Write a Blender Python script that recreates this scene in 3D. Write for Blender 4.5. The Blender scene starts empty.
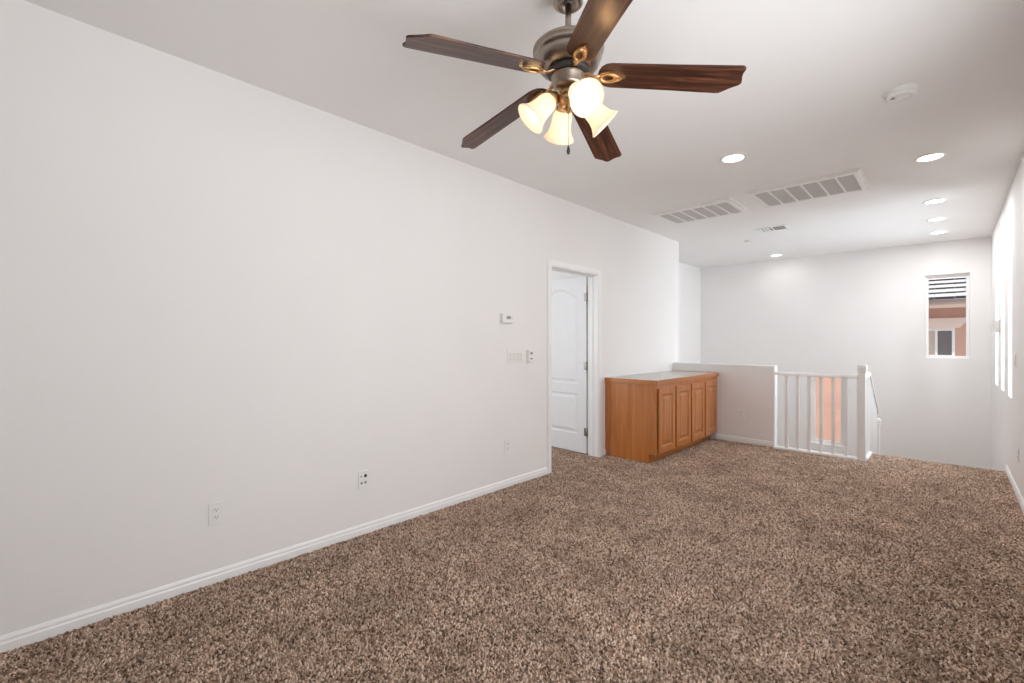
import bpy, bmesh, math, random
import numpy as np
from mathutils import Vector, Matrix
random.seed(7)
S = bpy.context.scene
COL = S.collection
PI = math.pi
R = math.radians

# ------------------------------------------------------------------ camera
CAM = Vector((2.85, 0.0, 1.289))
cam_data = bpy.data.cameras.new('camera')
cam_data.sensor_width = 36.0
cam_data.lens = 460.0 / 1024.0 * 36.0
cam_data.shift_y = 0.5 / 1024.0
cam_data.clip_start = 0.02
cam = bpy.data.objects.new('camera', cam_data)
cam.location = CAM
cam.rotation_euler = (PI / 2, 0, R(43.6))
COL.objects.link(cam)
S.camera = cam

# ------------------------------------------------------------------ world, sun, exposure
S.view_settings.view_transform = 'Standard'
S.view_settings.look = 'None'
S.view_settings.gamma = 1.0
S.view_settings.use_curve_mapping = False
S.view_settings.exposure = 0.40
S.cycles.use_denoising = True
S.cycles.max_bounces = 12
S.cycles.diffuse_bounces = 7
S.cycles.sample_clamp_indirect = 6.0

W = bpy.data.worlds.new('sky')
S.world = W
W.use_nodes = True
bg = W.node_tree.nodes['Background']
bg.inputs['Color'].default_value = (0.80, 0.90, 1.0, 1)
bg.inputs['Strength'].default_value = 0.85

sun_d = bpy.data.lights.new('sun', 'SUN')
sun_d.energy = 2.5
sun_d.angle = R(0.6)
sun_d.color = (1.0, 0.95, 0.88)
sun = bpy.data.objects.new('sun', sun_d)
COL.objects.link(sun)
sun.rotation_euler = Vector((0.25, 0.5, -1.0)).to_track_quat('-Z', 'Y').to_euler()


def area(name, loc, direction, sx, sy, power, color):
    d = bpy.data.lights.new(name, 'AREA')
    d.shape = 'RECTANGLE'
    d.size = sx
    d.size_y = sy
    d.energy = power
    d.color = color
    o = bpy.data.objects.new(name, d)
    o.location = loc
    o.rotation_euler = Vector(direction).to_track_quat('-Z', 'Z').to_euler()
    COL.objects.link(o)
    return o


DAY = (0.93, 0.97, 1.0)
# daylight just outside the windows; the side window is added to light the room
area('added_side_fill_light', (3.90, 1.30, 1.15), (-1, 0, 0.38), 1.6, 3.0, 74, (0.96, 0.98, 1.0))
for k, y in enumerate((6.39, 7.22, 8.05)):
    area('daylight_stair_window', (3.72, y, 1.45), (-1, 0, 0.0), 1.40, 0.50, 28, (0.82, 0.92, 1.0))
area('daylight_bedroom_window', (-1.6, 1.7, 1.5), (0, 1, 0), 1.3, 1.3, 28, DAY)


# ------------------------------------------------------------------ materials
def new_mat(name):
    m = bpy.data.materials.new(name)
    m.use_nodes = True
    return m, m.node_tree.nodes, m.node_tree.links, m.node_tree.nodes['Principled BSDF']


def plain(name, col, rough=0.5, metal=0.0, spec=0.5, vary=0.04, scale=8.0, bump=0.0, bscale=120.0):
    m, N, L, P = new_mat(name)
    P.inputs['Roughness'].default_value = rough
    P.inputs['Metallic'].default_value = metal
    P.inputs['Specular IOR Level'].default_value = spec
    tc = N.new('ShaderNodeTexCoord')
    no = N.new('ShaderNodeTexNoise')
    no.inputs['Scale'].default_value = scale
    no.inputs['Detail'].default_value = 4
    L.new(tc.outputs['Object'], no.inputs['Vector'])
    cr = N.new('ShaderNodeValToRGB')
    a = [max(0, c * (1 - vary)) for c in col]
    b = [min(1, c * (1 + vary)) for c in col]
    cr.color_ramp.elements[0].position = 0.3
    cr.color_ramp.elements[1].position = 0.7
    cr.color_ramp.elements[0].color = (*a, 1)
    cr.color_ramp.elements[1].color = (*b, 1)
    L.new(no.outputs['Fac'], cr.inputs['Fac'])
    L.new(cr.outputs['Color'], P.inputs['Base Color'])
    if bump:
        n2 = N.new('ShaderNodeTexNoise')
        n2.inputs['Scale'].default_value = bscale
        n2.inputs['Detail'].default_value = 3
        L.new(tc.outputs['Object'], n2.inputs['Vector'])
        bp = N.new('ShaderNodeBump')
        bp.inputs['Strength'].default_value = bump
        bp.inputs['Distance'].default_value = 0.004
        L.new(n2.outputs['Fac'], bp.inputs['Height'])
        L.new(bp.outputs['Normal'], P.inputs['Normal'])
    return m


def wood(name, dark, mid, light, rough, stretch, scale, axis=0, coat=0.0, ring=3.0):
    """streaked wood; the grain runs along the object's axis 0/1/2"""
    m, N, L, P = new_mat(name)
    tc = N.new('ShaderNodeTexCoord')
    mp = N.new('ShaderNodeMapping')
    sc = [scale] * 3
    sc[axis] = scale * stretch
    mp.inputs['Scale'].default_value = sc
    L.new(tc.outputs['Object'], mp.inputs['Vector'])
    no = N.new('ShaderNodeTexNoise')
    no.inputs['Scale'].default_value = 1.0
    no.inputs['Detail'].default_value = 8
    no.inputs['Roughness'].default_value = 0.6
    no.inputs['Distortion'].default_value = ring
    L.new(mp.outputs['Vector'], no.inputs['Vector'])
    cr = N.new('ShaderNodeValToRGB')
    cr.color_ramp.elements[0].position = 0.30
    cr.color_ramp.elements[0].color = (*dark, 1)
    cr.color_ramp.elements[1].position = 0.72
    cr.color_ramp.elements[1].color = (*light, 1)
    e = cr.color_ramp.elements.new(0.5)
    e.color = (*mid, 1)
    L.new(no.outputs['Fac'], cr.inputs['Fac'])
    L.new(cr.outputs['Color'], P.inputs['Base Color'])
    P.inputs['Roughness'].default_value = rough
    P.inputs['Coat Weight'].default_value = coat
    P.inputs['Coat Roughness'].default_value = 0.2
    return m


def emit(name, col, strength, base=(0.9, 0.9, 0.9)):
    m, N, L, P = new_mat(name)
    P.inputs['Base Color'].default_value = (*base, 1)
    P.inputs['Emission Color'].default_value = (*col, 1)
    P.inputs['Emission Strength'].default_value = strength
    return m


def glass(name, tint=(1, 1, 1)):
    m, N, L, P = new_mat(name)
    N.remove(P)
    out = N['Material Output']
    tr = N.new('ShaderNodeBsdfTransparent')
    tr.inputs['Color'].default_value = (*tint, 1)
    gl = N.new('ShaderNodeBsdfGlossy')
    gl.inputs['Roughness'].default_value = 0.02
    lw = N.new('ShaderNodeLayerWeight')
    lw.inputs['Blend'].default_value = 0.5
    pw = N.new('ShaderNodeMath')
    pw.operation = 'POWER'
    pw.inputs[1].default_value = 5.0
    L.new(lw.outputs['Facing'], pw.inputs[0])
    fr = N.new('ShaderNodeMath')
    fr.operation = 'MULTIPLY_ADD'
    fr.inputs[1].default_value = 0.6
    fr.inputs[2].default_value = 0.03
    L.new(pw.outputs[0], fr.inputs[0])
    mx = N.new('ShaderNodeMixShader')
    L.new(fr.outputs[0], mx.inputs['Fac'])
    L.new(tr.outputs[0], mx.inputs[1])
    L.new(gl.outputs[0], mx.inputs[2])
    L.new(mx.outputs[0], out.inputs['Surface'])
    return m


def carpet_mat():
    m, N, L, P = new_mat('carpet')
    tc = N.new('ShaderNodeTexCoord')
    big = N.new('ShaderNodeTexNoise')
    big.inputs['Scale'].default_value = 2.2
    big.inputs['Detail'].default_value = 6
    big.inputs['Roughness'].default_value = 0.68
    L.new(tc.outputs['Object'], big.inputs['Vector'])
    n1 = N.new('ShaderNodeTexNoise')
    n1.inputs['Scale'].default_value = 72
    n1.inputs['Detail'].default_value = 3
    n1.inputs['Roughness'].default_value = 0.70
    n1.inputs['Distortion'].default_value = 0.35
    L.new(tc.outputs['Object'], n1.inputs['Vector'])
    cr = N.new('ShaderNodeValToRGB')
    els = cr.color_ramp.elements
    els[0].position = 0.36
    els[0].color = (0.060, 0.038, 0.026, 1)
    els[1].position = 0.66
    els[1].color = (0.80, 0.555, 0.395, 1)
    e = els.new(0.45)
    e.color = (0.175, 0.112, 0.074, 1)
    e = els.new(0.54)
    e.color = (0.355, 0.236, 0.162, 1)
    L.new(n1.outputs['Fac'], cr.inputs['Fac'])
    cr2 = N.new('ShaderNodeValToRGB')
    cr2.color_ramp.elements[0].position = 0.35
    cr2.color_ramp.elements[0].color = (0.76, 0.74, 0.72, 1)
    cr2.color_ramp.elements[1].position = 0.65
    cr2.color_ramp.elements[1].color = (1.16, 1.14, 1.12, 1)
    L.new(big.outputs['Fac'], cr2.inputs['Fac'])
    mul = N.new('ShaderNodeMix')
    mul.data_type = 'RGBA'
    mul.blend_type = 'MULTIPLY'
    mul.inputs['Factor'].default_value = 1.0
    L.new(cr.outputs['Color'], mul.inputs['A'])
    L.new(cr2.outputs['Color'], mul.inputs['B'])
    mid = N.new('ShaderNodeTexNoise')
    mid.inputs['Scale'].default_value = 17
    mid.inputs['Detail'].default_value = 3
    L.new(tc.outputs['Object'], mid.inputs['Vector'])
    cr3 = N.new('ShaderNodeValToRGB')
    cr3.color_ramp.elements[0].position = 0.36
    cr3.color_ramp.elements[0].color = (0.78, 0.76, 0.74, 1)
    cr3.color_ramp.elements[1].position = 0.60
    cr3.color_ramp.elements[1].color = (1.16, 1.15, 1.13, 1)
    L.new(mid.outputs['Fac'], cr3.inputs['Fac'])
    mul2 = N.new('ShaderNodeMix')
    mul2.data_type = 'RGBA'
    mul2.blend_type = 'MULTIPLY'
    mul2.inputs['Factor'].default_value = 1.0
    L.new(mul.outputs['Result'], mul2.inputs['A'])
    L.new(cr3.outputs['Color'], mul2.inputs['B'])
    L.new(mul2.outputs['Result'], P.inputs['Base Color'])
    P.inputs['Roughness'].default_value = 1.0
    P.inputs['Specular IOR Level'].default_value = 0.1
    P.inputs['Sheen Weight'].default_value = 0.35
    P.inputs['Sheen Roughness'].default_value = 0.6
    bp = N.new('ShaderNodeBump')
    bp.inputs['Strength'].default_value = 0.9
    bp.inputs['Distance'].default_value = 0.012
    L.new(n1.outputs['Fac'], bp.inputs['Height'])
    L.new(bp.outputs['Normal'], P.inputs['Normal'])
    return m


def pile_mat():
    """twisted yarn tufts: every tuft takes one of several browns"""
    m, N, L, P = new_mat('carpet_yarn')
    geo = N.new('ShaderNodeNewGeometry')
    tc = N.new('ShaderNodeTexCoord')
    cr = N.new('ShaderNodeValToRGB')
    els = cr.color_ramp.elements
    els[0].position = 0.0
    els[0].color = (0.10, 0.062, 0.042, 1)
    els[1].position = 1.0
    els[1].color = (0.88, 0.74, 0.62, 1)
    for p, c in ((0.20, (0.30, 0.198, 0.136)), (0.50, (0.57, 0.405, 0.308)), (0.80, (0.74, 0.565, 0.450))):
        e = els.new(p)
        e.color = (*c, 1)
    L.new(geo.outputs['Random Per Island'], cr.inputs['Fac'])
    big = N.new('ShaderNodeTexNoise')
    big.inputs['Scale'].default_value = 3.0
    big.inputs['Detail'].default_value = 7
    big.inputs['Roughness'].default_value = 0.72
    L.new(tc.outputs['Object'], big.inputs['Vector'])
    cr2 = N.new('ShaderNodeValToRGB')
    cr2.color_ramp.elements[0].position = 0.36
    cr2.color_ramp.elements[0].color = (0.74, 0.72, 0.70, 1)
    cr2.color_ramp.elements[1].position = 0.62
    cr2.color_ramp.elements[1].color = (1.15, 1.14, 1.13, 1)
    L.new(big.outputs['Fac'], cr2.inputs['Fac'])
    mul = N.new('ShaderNodeMix')
    mul.data_type = 'RGBA'
    mul.blend_type = 'MULTIPLY'
    mul.inputs['Factor'].default_value = 1.0
    L.new(cr.outputs['Color'], mul.inputs['A'])
    L.new(cr2.outputs['Color'], mul.inputs['B'])
    L.new(mul.outputs['Result'], P.inputs['Base Color'])
    P.inputs['Roughness'].default_value = 1.0
    P.inputs['Specular IOR Level'].default_value = 0.1
    return m


def shade_mat():
    m, N, L, P = new_mat('frosted_shade_glass')
    out = N['Material Output']
    P.inputs['Base Color'].default_value = (0.72, 0.66, 0.58, 1)
    P.inputs['Roughness'].default_value = 0.3
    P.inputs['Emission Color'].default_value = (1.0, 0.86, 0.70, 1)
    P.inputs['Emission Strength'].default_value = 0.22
    t = N.new('ShaderNodeBsdfTranslucent')
    t.inputs['Color'].default_value = (0.80, 0.76, 0.70, 1)
    mx = N.new('ShaderNodeMixShader')
    mx.inputs['Fac'].default_value = 0.45
    L.new(P.outputs[0], mx.inputs[1])
    L.new(t.outputs[0], mx.inputs[2])
    L.new(mx.outputs[0], out.inputs['Surface'])
    return m


M = {}
M['wall'] = plain('wall_paint', (0.86, 0.843, 0.832), 0.75, spec=0.2, vary=0.012, scale=1.5, bump=0.10, bscale=160)
M['ceil'] = plain('ceiling_paint', (0.895, 0.885, 0.875), 0.85, spec=0.15, vary=0.01, scale=1.5, bump=0.10, bscale=120)
M['trim'] = plain('white_trim_paint', (0.90, 0.895, 0.89), 0.35, vary=0.01)
M['door'] = plain('white_door_paint', (0.84, 0.845, 0.86), 0.35, vary=0.01)
M['white'] = plain('white_plastic', (0.85, 0.84, 0.82), 0.35, vary=0.01)
M['offwhite'] = plain('ivory_plastic', (0.76, 0.73, 0.69), 0.4, vary=0.01)
M['dark'] = plain('dark_slot', (0.05, 0.045, 0.04), 0.5)
M['grey'] = plain('grey_plastic', (0.32, 0.31, 0.30), 0.5)
M['filter'] = plain('grey_filter', (0.62, 0.61, 0.60), 0.9, vary=0.08, scale=60)
M['carpet'] = carpet_mat()
M['pile'] = pile_mat()
M['oak'] = wood('oak_finish', (0.42, 0.135, 0.028), (0.49, 0.172, 0.040), (0.56, 0.21, 0.055), 0.32, 0.07, 22, axis=2, coat=0.5, ring=0.6)
M['oak_x'] = wood('oak_rail_finish', (0.42, 0.135, 0.028), (0.49, 0.172, 0.040), (0.56, 0.21, 0.055), 0.32, 0.07, 22, axis=1, coat=0.5, ring=0.6)
M['laminate'] = plain('grey_laminate', (0.50, 0.475, 0.44), 0.25, vary=0.12, scale=120)
M['walnut'] = wood('walnut_blade', (0.020, 0.008, 0.005), (0.060, 0.021, 0.012), (0.22, 0.085, 0.042), 0.31, 0.055, 46, axis=0, coat=0.0, ring=1.0)
M['pewter'] = plain('brushed_pewter', (0.36, 0.30, 0.25), 0.34, metal=1.0, vary=0.06, scale=20)
M['brass'] = plain('antique_brass', (0.62, 0.40, 0.20), 0.32, metal=1.0, vary=0.12, scale=40)
M['nickel'] = plain('satin_nickel', (0.36, 0.34, 0.32), 0.35, metal=1.0)
M['black'] = plain('black_metal', (0.03, 0.028, 0.026), 0.5)
M['shade'] = shade_mat()
M['bulb'] = emit('lit_bulb', (1.0, 0.80, 0.52), 7.0)
M['lens'] = emit('lit_downlight_lens', (1.0, 0.97, 0.93), 6.0)
M['glass'] = glass('window_glass')
M['stucco'] = plain('peach_stucco', (0.70, 0.43, 0.33), 0.95, vary=0.07, scale=3, bump=0.3, bscale=60)
M['stucco2'] = plain('pale_stucco_trim', (0.88, 0.72, 0.62), 0.95, vary=0.03, bump=0.2, bscale=60)
M['soffit'] = plain('tan_soffit_paint', (0.50, 0.37, 0.31), 0.9)
M['tile'] = plain('pale_concrete_tile', (0.60, 0.585, 0.57), 0.9, vary=0.06, scale=4)
M['tile_shadow'] = plain('tile_edge_painted_shadow', (0.05, 0.045, 0.05), 0.95)  # shadow lines between tile rows, painted onto the butts and undersides
M['nblind'] = plain('beige_blind', (0.62, 0.52, 0.44), 0.7, vary=0.08)
M['npane'] = plain('grey_window_pane', (0.20, 0.18, 0.175), 0.15)
M['earth'] = plain('desert_gravel', (0.50, 0.40, 0.31), 1.0, vary=0.2, scale=15)


# ------------------------------------------------------------------ mesh helpers
def bx(bm, x0, x1, y0, y1, z0, z1, mi=0):
    vs = [bm.verts.new(p) for p in ((x0, y0, z0), (x1, y0, z0), (x1, y1, z0), (x0, y1, z0),
                                    (x0, y0, z1), (x1, y0, z1), (x1, y1, z1), (x0, y1, z1))]
    for f in ((0, 3, 2, 1), (4, 5, 6, 7), (0, 1, 5, 4), (1, 2, 6, 5), (2, 3, 7, 6), (3, 0, 4, 7)):
        fc = bm.faces.new([vs[i] for i in f])
        fc.material_index = mi
    return vs


def lathe(bm, prof, n=40, center=(0, 0, 0), mat=None, closed=False, mi=0):
    """prof: list of (r, z). r == 0 collapses to a pole."""
    T = mat or Matrix.Translation(center)
    rings = []
    for r, z in prof:
        if r < 1e-6:
            rings.append([bm.verts.new(T @ Vector((0, 0, z)))])
        else:
            rings.append([bm.verts.new(T @ Vector((r * math.cos(2 * PI * i / n), r * math.sin(2 * PI * i / n), z))) for i in range(n)])
    pairs = list(zip(rings[:-1], rings[1:]))
    if closed:
        pairs.append((rings[-1], rings[0]))
    for a, b in pairs:
        for i in range(n):
            j = (i + 1) % n
            if len(a) == 1 and len(b) == 1:
                continue
            if len(a) == 1:
                f = bm.faces.new((a[0], b[i], b[j]))
            elif len(b) == 1:
                f = bm.faces.new((a[i], a[j], b[0]))
            else:
                f = bm.faces.new((a[i], a[j], b[j], b[i]))
            f.material_index = mi
            f.smooth = True


def tube(bm, pts, rad, n=10, mi=0, flat=1.0):
    """tube along pts, rad a number or a list"""
    pts = [Vector(p) for p in pts]
    rr = rad if isinstance(rad, (list, tuple)) else [rad] * len(pts)
    up = Vector((0, 0, 1))
    prev = None
    rings = []
    for k, p in enumerate(pts):
        t = (pts[min(k + 1, len(pts) - 1)] - pts[max(k - 1, 0)]).normalized()
        if prev is None:
            a = up if abs(t.dot(up)) < 0.95 else Vector((1, 0, 0))
            u = t.cross(a).normalized()
        else:
            u = (prev - t * prev.dot(t)).normalized()
        prev = u
        v = t.cross(u).normalized()
        rings.append([bm.verts.new(p + (u * math.cos(2 * PI * i / n) + v * math.sin(2 * PI * i / n) * flat) * rr[k]) for i in range(n)])
    for a, b in zip(rings[:-1], rings[1:]):
        for i in range(n):
            j = (i + 1) % n
            f = bm.faces.new((a[i], a[j], b[j], b[i]))
            f.smooth = True
            f.material_index = mi
    bm.faces.new(rings[0][::-1]).material_index = mi
    bm.faces.new(rings[-1]).material_index = mi


def prism(bm, outline, fn, t0, t1, mi=0):
    """closed outline of (a, b) extruded between t0 and t1; fn(a, b, t) -> point"""
    A = [bm.verts.new(fn(a, b, t0)) for a, b in outline]
    B = [bm.verts.new(fn(a, b, t1)) for a, b in outline]
    n = len(outline)
    bm.faces.new(A).material_index = mi
    bm.faces.new(B[::-1]).material_index = mi
    for i in range(n):
        j = (i + 1) % n
        bm.faces.new((A[i], B[i], B[j], A[j])).material_index = mi


def ring_prism(bm, outer, inner, fn, t0, t1, mi=0):
    """flat ring between two loops of equal count, extruded"""
    n = len(outer)
    o0 = [bm.verts.new(fn(a, b, t0)) for a, b in outer]
    o1 = [bm.verts.new(fn(a, b, t1)) for a, b in outer]
    i0 = [bm.verts.new(fn(a, b, t0)) for a, b in inner]
    i1 = [bm.verts.new(fn(a, b, t1)) for a, b in inner]
    for k in range(n):
        j = (k + 1) % n
        for q in ((o0[k], o0[j], i0[j], i0[k]), (o1[k], i1[k], i1[j], o1[j]),
                  (o0[k], o1[k], o1[j], o0[j]), (i0[k], i0[j], i1[j], i1[k])):
            bm.faces.new(q).material_index = mi


def slab(bm, axis, t0, t1, us, ws, holes, mi=0):
    """a flat slab with rectangular holes: axis is its thin direction"""
    us = sorted(set(us) | {h[0] for h in holes} | {h[1] for h in holes})
    ws = sorted(set(ws) | {h[2] for h in holes} | {h[3] for h in holes})

    def P(u, w, t):
        return {'x': (t, u, w), 'y': (u, t, w), 'z': (u, w, t)}[axis]

    def solid(i, j):
        if i < 0 or j < 0 or i >= len(us) - 1 or j >= len(ws) - 1:
            return False
        cu = (us[i] + us[i + 1]) / 2
        cw = (ws[j] + ws[j + 1]) / 2
        return not any(h[0] < cu < h[1] and h[2] < cw < h[3] for h in holes)
    V = {}

    def v(i, j, k):
        if (i, j, k) not in V:
            V[(i, j, k)] = bm.verts.new(P(us[i], ws[j], (t0, t1)[k]))
        return V[(i, j, k)]
    for i in range(len(us) - 1):
        for j in range(len(ws) - 1):
            if not solid(i, j):
                continue
            for k in (0, 1):
                bm.faces.new((v(i, j, k), v(i + 1, j, k), v(i + 1, j + 1, k), v(i, j + 1, k)))
            for di, dj, e in ((-1, 0, ((i, j), (i, j + 1))), (1, 0, ((i + 1, j), (i + 1, j + 1))),
                              (0, -1, ((i, j), (i + 1, j))), (0, 1, ((i, j + 1), (i + 1, j + 1)))):
                if not solid(i + di, j + dj):
                    (a, b), (c, d) = e
                    bm.faces.new((v(a, b, 0), v(c, d, 0), v(c, d, 1), v(a, b, 1)))


def obj(name, bm, mats, parent=None, bevel=0.0, seg=2, loc=None):
    bmesh.ops.recalc_face_normals(bm, faces=bm.faces[:])
    me = bpy.data.meshes.new(name)
    bm.to_mesh(me)
    bm.free()
    for m in (mats if isinstance(mats, (list, tuple)) else [mats]):
        me.materials.append(m)
    o = bpy.data.objects.new(name, me)
    COL.objects.link(o)
    if parent:
        o.parent = parent
    if loc:
        o.location = loc
    if bevel:
        md = o.modifiers.new('bevel', 'BEVEL')
        md.width = bevel
        md.segments = seg
        md.limit_method = 'ANGLE'
        md.angle_limit = R(40)
    return o


def NB():
    return bmesh.new()


def boxobj(name, box, mat, parent=None, bevel=0.0):
    bm = NB()
    bx(bm, *box)
    return obj(name, bm, mat, parent, bevel)


def thing(name, label, cat, loc=(0, 0, 0), rz=0.0, group=None):
    o = bpy.data.objects.new(name, None)
    o.empty_display_size = 0.1
    COL.objects.link(o)
    o.location = loc
    o.rotation_euler = (0, 0, rz)
    o['label'] = label
    o['category'] = cat
    if group:
        o['group'] = group
    return o


def struct(o):
    o['kind'] = 'structure'
    return o


def dup(root, loc, label, rz=None, group=None):
    r = root.copy()
    COL.objects.link(r)
    r.location = loc
    if rz is not None:
        r.rotation_euler = (0, 0, rz)
    r['label'] = label
    if group:
        r['group'] = group
    for ch in list(root.children):
        c = ch.copy()
        COL.objects.link(c)
        c.parent = r
        for g in list(ch.children):
            d = g.copy()
            COL.objects.link(d)
            d.parent = c
    return r


# ------------------------------------------------------------------ the room shell
H = 2.74
XR = 3.26            # right wall
YB = -2.2            # back wall
YP = 6.29            # front of the half wall
YN = 6.68            # stair nosing
YF = 9.10            # far wall
ZL = -0.72           # stair landing
XS = -0.70           # left wall of the stairwell

bm = NB()
slab(bm, 'z', -0.16, 0.0, (-3.3, XR + 0.15), (YB - 0.15, YN), [(-3.3, 2.12, YP, YN)])
floor = struct(obj('floor', bm, M['carpet']))

bm = NB()
bx(bm, -3.3, XR + 0.15, YB - 0.15, YF + 0.15, H, H + 0.12)
struct(obj('ceiling', bm, M['ceil']))

bm = NB()
slab(bm, 'x', -0.12, 0.0, (YB, 6.50), (0.0, H), [(3.535, 4.395, 0.0, 2.05)])
struct(obj('wall_left', bm, M['wall']))

RW = [(6.20, 6.58), (7.04, 7.42), (7.88, 8.26)]
ADDED_WIN = (0.0, 2.7, 0.75, 2.15)   # big unseen side window beside the camera, added to brighten the room
bm = NB()
slab(bm, 'x', XR, XR + 0.15, (YB, YF + 0.15), (-3.0, H), [(a, b, 0.77, 2.17) for a, b in RW] + [ADDED_WIN])
struct(obj('wall_right', bm, M['wall']))

bm = NB()
slab(bm, 'y', YF, YF + 0.15, (XS - 0.12, XR), (-3.0, H), [(2.585, 3.05, 1.05, 2.265), (1.137, 1.605, -0.41, 0.77)])
struct(obj('wall_far', bm, M['wall']))

bm = NB()
slab(bm, 'y', YB - 0.15, YB, (-0.12, XR + 0.15), (0.0, H), [])
struct(obj('wall_back', bm, M['wall']))

# half wall in front of the stairwell, and the stairwell's own walls
bm = NB()
bx(bm, 0.0, 1.30, YP, YP + 0.12, 0.0, 1.0)
struct(obj('wall_half', bm, M['wall'], bevel=0.012, seg=3))
bm = NB()
bx(bm, XS - 0.12, 2.12, YP, YP + 0.14, -3.0, -0.16)
struct(obj('wall_stairwell_near', bm, M['wall']))
bm = NB()
bx(bm, XS, -0.12, 6.38, 6.50, -0.16, H)
struct(obj('wall_stairwell_corner', bm, M['wall']))
bm = NB()
bx(bm, XS - 0.12, XS, 6.30, YF, -3.0, H)
struct(obj('wall_stairwell_left', bm, M['wall']))

# the room behind the door
bm = NB()
slab(bm, 'y', 1.88, 2.0, (-3.3, -0.12), (0.0, H), [(-2.3, -0.9, 0.8, 2.2)])
struct(obj('wall_bedroom_near', bm, M['wall']))
bm = NB()
bx(bm, -3.3, -0.12, 4.475, 4.60, 0.0, H)
struct(obj('wall_bedroom_far', bm, M['wall']))
bm = NB()
bx(bm, -3.3, -3.18, 2.0, 4.475, 0.0, H)
struct(obj('wall_bedroom_left', bm, M['wall']))

# stairs going down beyond the landing edge, landing, and the next flight
bm = NB()
bx(bm, 2.14, XR, YN - 0.30, YN, -0.40, -0.16)
for k in range(3):
    bx(bm, 2.14, XR, YN + 0.28 * k, YN + 0.28 * (k + 1), ZL - 0.16, -0.18 * (k + 1))
bx(bm, XS, XR, YN + 0.84, YF, ZL - 0.16, ZL)
for k in range(3):
    bx(bm, XS, 2.10, YN + 0.84 - 0.28 * (k + 1), YN + 0.84 - 0.28 * k, ZL - 0.18 * (k + 1) - 0.4, ZL - 0.18 * (k + 1))
struct(obj('floor_stairs', bm, M['carpet'], bevel=0.012))


# the carpet's pile: short twisted tufts leaning every way
def carpet_pile():
    rg = np.random.default_rng(5)
    st = 0.0096
    xs = np.arange(-1.0, XR - 0.014, st)
    ys = np.arange(-0.4, YN + 0.002, st)
    X, Y = np.meshgrid(xs, ys)
    X = X.ravel() + rg.uniform(-0.5, 0.5, X.size) * st
    Y = Y.ravel() + rg.uniform(-0.5, 0.5, Y.size) * st
    keep = (X > 0.016) & (X < XR - 0.016) & (Y < YP - 0.016)
    keep |= (X < 0.016) & (Y > 3.558) & (Y < 4.372)
    keep |= (X > 2.205) & (X < XR - 0.016) & (Y < YN)
    keep &= ~((X < 0.545) & (X > 0.0) & (Y > 4.527))
    keep &= ~((X > 1.295) & (X < 2.205) & (Y > YP - 0.108))
    X, Y = X[keep], Y[keep]
    n = X.size
    hh = rg.uniform(0.0045, 0.0095, n)
    lean = rg.uniform(0.0, 0.007, n)
    az = rg.uniform(0, 2 * PI, n)
    r0 = rg.uniform(0.0045, 0.0064, n)
    r1 = r0 * rg.uniform(0.55, 0.85, n)
    ph = rg.uniform(0, 2 * PI, n)
    tw = rg.uniform(-0.6, 0.6, n)
    co = np.empty((n, 6, 3), np.float32)
    for k in range(3):
        a = ph + k * 2 * PI / 3
        co[:, k, 0] = X + r0 * np.cos(a)
        co[:, k, 1] = Y + r0 * np.sin(a)
        co[:, k, 2] = 0.0003
        a = a + tw
        co[:, 3 + k, 0] = X + lean * np.cos(az) + r1 * np.cos(a)
        co[:, 3 + k, 1] = Y + lean * np.sin(az) + r1 * np.sin(a)
        co[:, 3 + k, 2] = hh + (0.0022 * np.cos(a - az))
    tri = np.array([[0, 1, 4], [0, 4, 3], [1, 2, 5], [1, 5, 4], [2, 0, 3], [2, 3, 5], [3, 4, 5]], np.int32)
    idx = (np.arange(n, dtype=np.int32)[:, None, None] * 6 + tri[None]).ravel()
    me = bpy.data.meshes.new('carpet_pile')
    me.vertices.add(n * 6)
    me.vertices.foreach_set('co', co.ravel())
    me.loops.add(idx.size)
    me.loops.foreach_set('vertex_index', idx)
    me.polygons.add(n * 7)
    me.polygons.foreach_set('loop_start', np.arange(0, idx.size, 3, dtype=np.int32))
    me.update(calc_edges=True)
    me.validate()
    me.materials.append(M['pile'])
    o = bpy.data.objects.new('carpet_pile', me)
    COL.objects.link(o)
    o.parent = floor
    o['kind'] = 'stuff'
    return o


carpet_pile()


# baseboards: a stepped moulding profile
def baseboard(name, p0, p1, nrm, h=0.070):
    p0, p1, nrm = Vector(p0), Vector(p1), Vector(nrm)
    prof = [(0, 0), (0.013, 0), (0.013, h * 0.55), (0.0095, h * 0.66), (0.0095, h * 0.82), (0.005, h * 0.95), (0.003, h), (0, h)]
    bm = NB()
    d = p1 - p0
    prism(bm, prof, lambda a, b, t: p0 + d * t + nrm * a + Vector((0, 0, b)), 0.0, 1.0)
    return struct(obj(name, bm, M['trim']))


baseboard('baseboard_left', (0, YB, 0), (0, 3.487, 0), (1, 0, 0))
baseboard('baseboard_left_short', (0, 4.478, 0), (0, 4.53, 0), (1, 0, 0))
baseboard('baseboard_half', (0.60, YP, 0), (1.30, YP, 0), (0, -1, 0))
baseboard('baseboard_right', (XR, YB, 0), (XR, YN, 0), (-1, 0, 0))
baseboard('baseboard_back', (0, YB, 0), (XR, YB, 0), (0, 1, 0))


# ------------------------------------------------------------------ door and casing
bm = NB()
for y0, y1 in ((3.535, 3.555), (4.375, 4.395)):
    bx(bm, -0.125, 0.004, y0, y1, 0, 2.03)
bx(bm, -0.125, 0.004, 3.535, 4.395, 2.03, 2.05)
bx(bm, -0.085, -0.055, 3.555, 3.567, 0, 2.03)
bx(bm, -0.085, -0.055, 4.363, 4.375, 0, 2.03)
bx(bm, -0.085, -0.055, 3.555, 4.375, 2.018, 2.03)
struct(obj('trim_1', bm, M['trim'], bevel=0.002))


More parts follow.
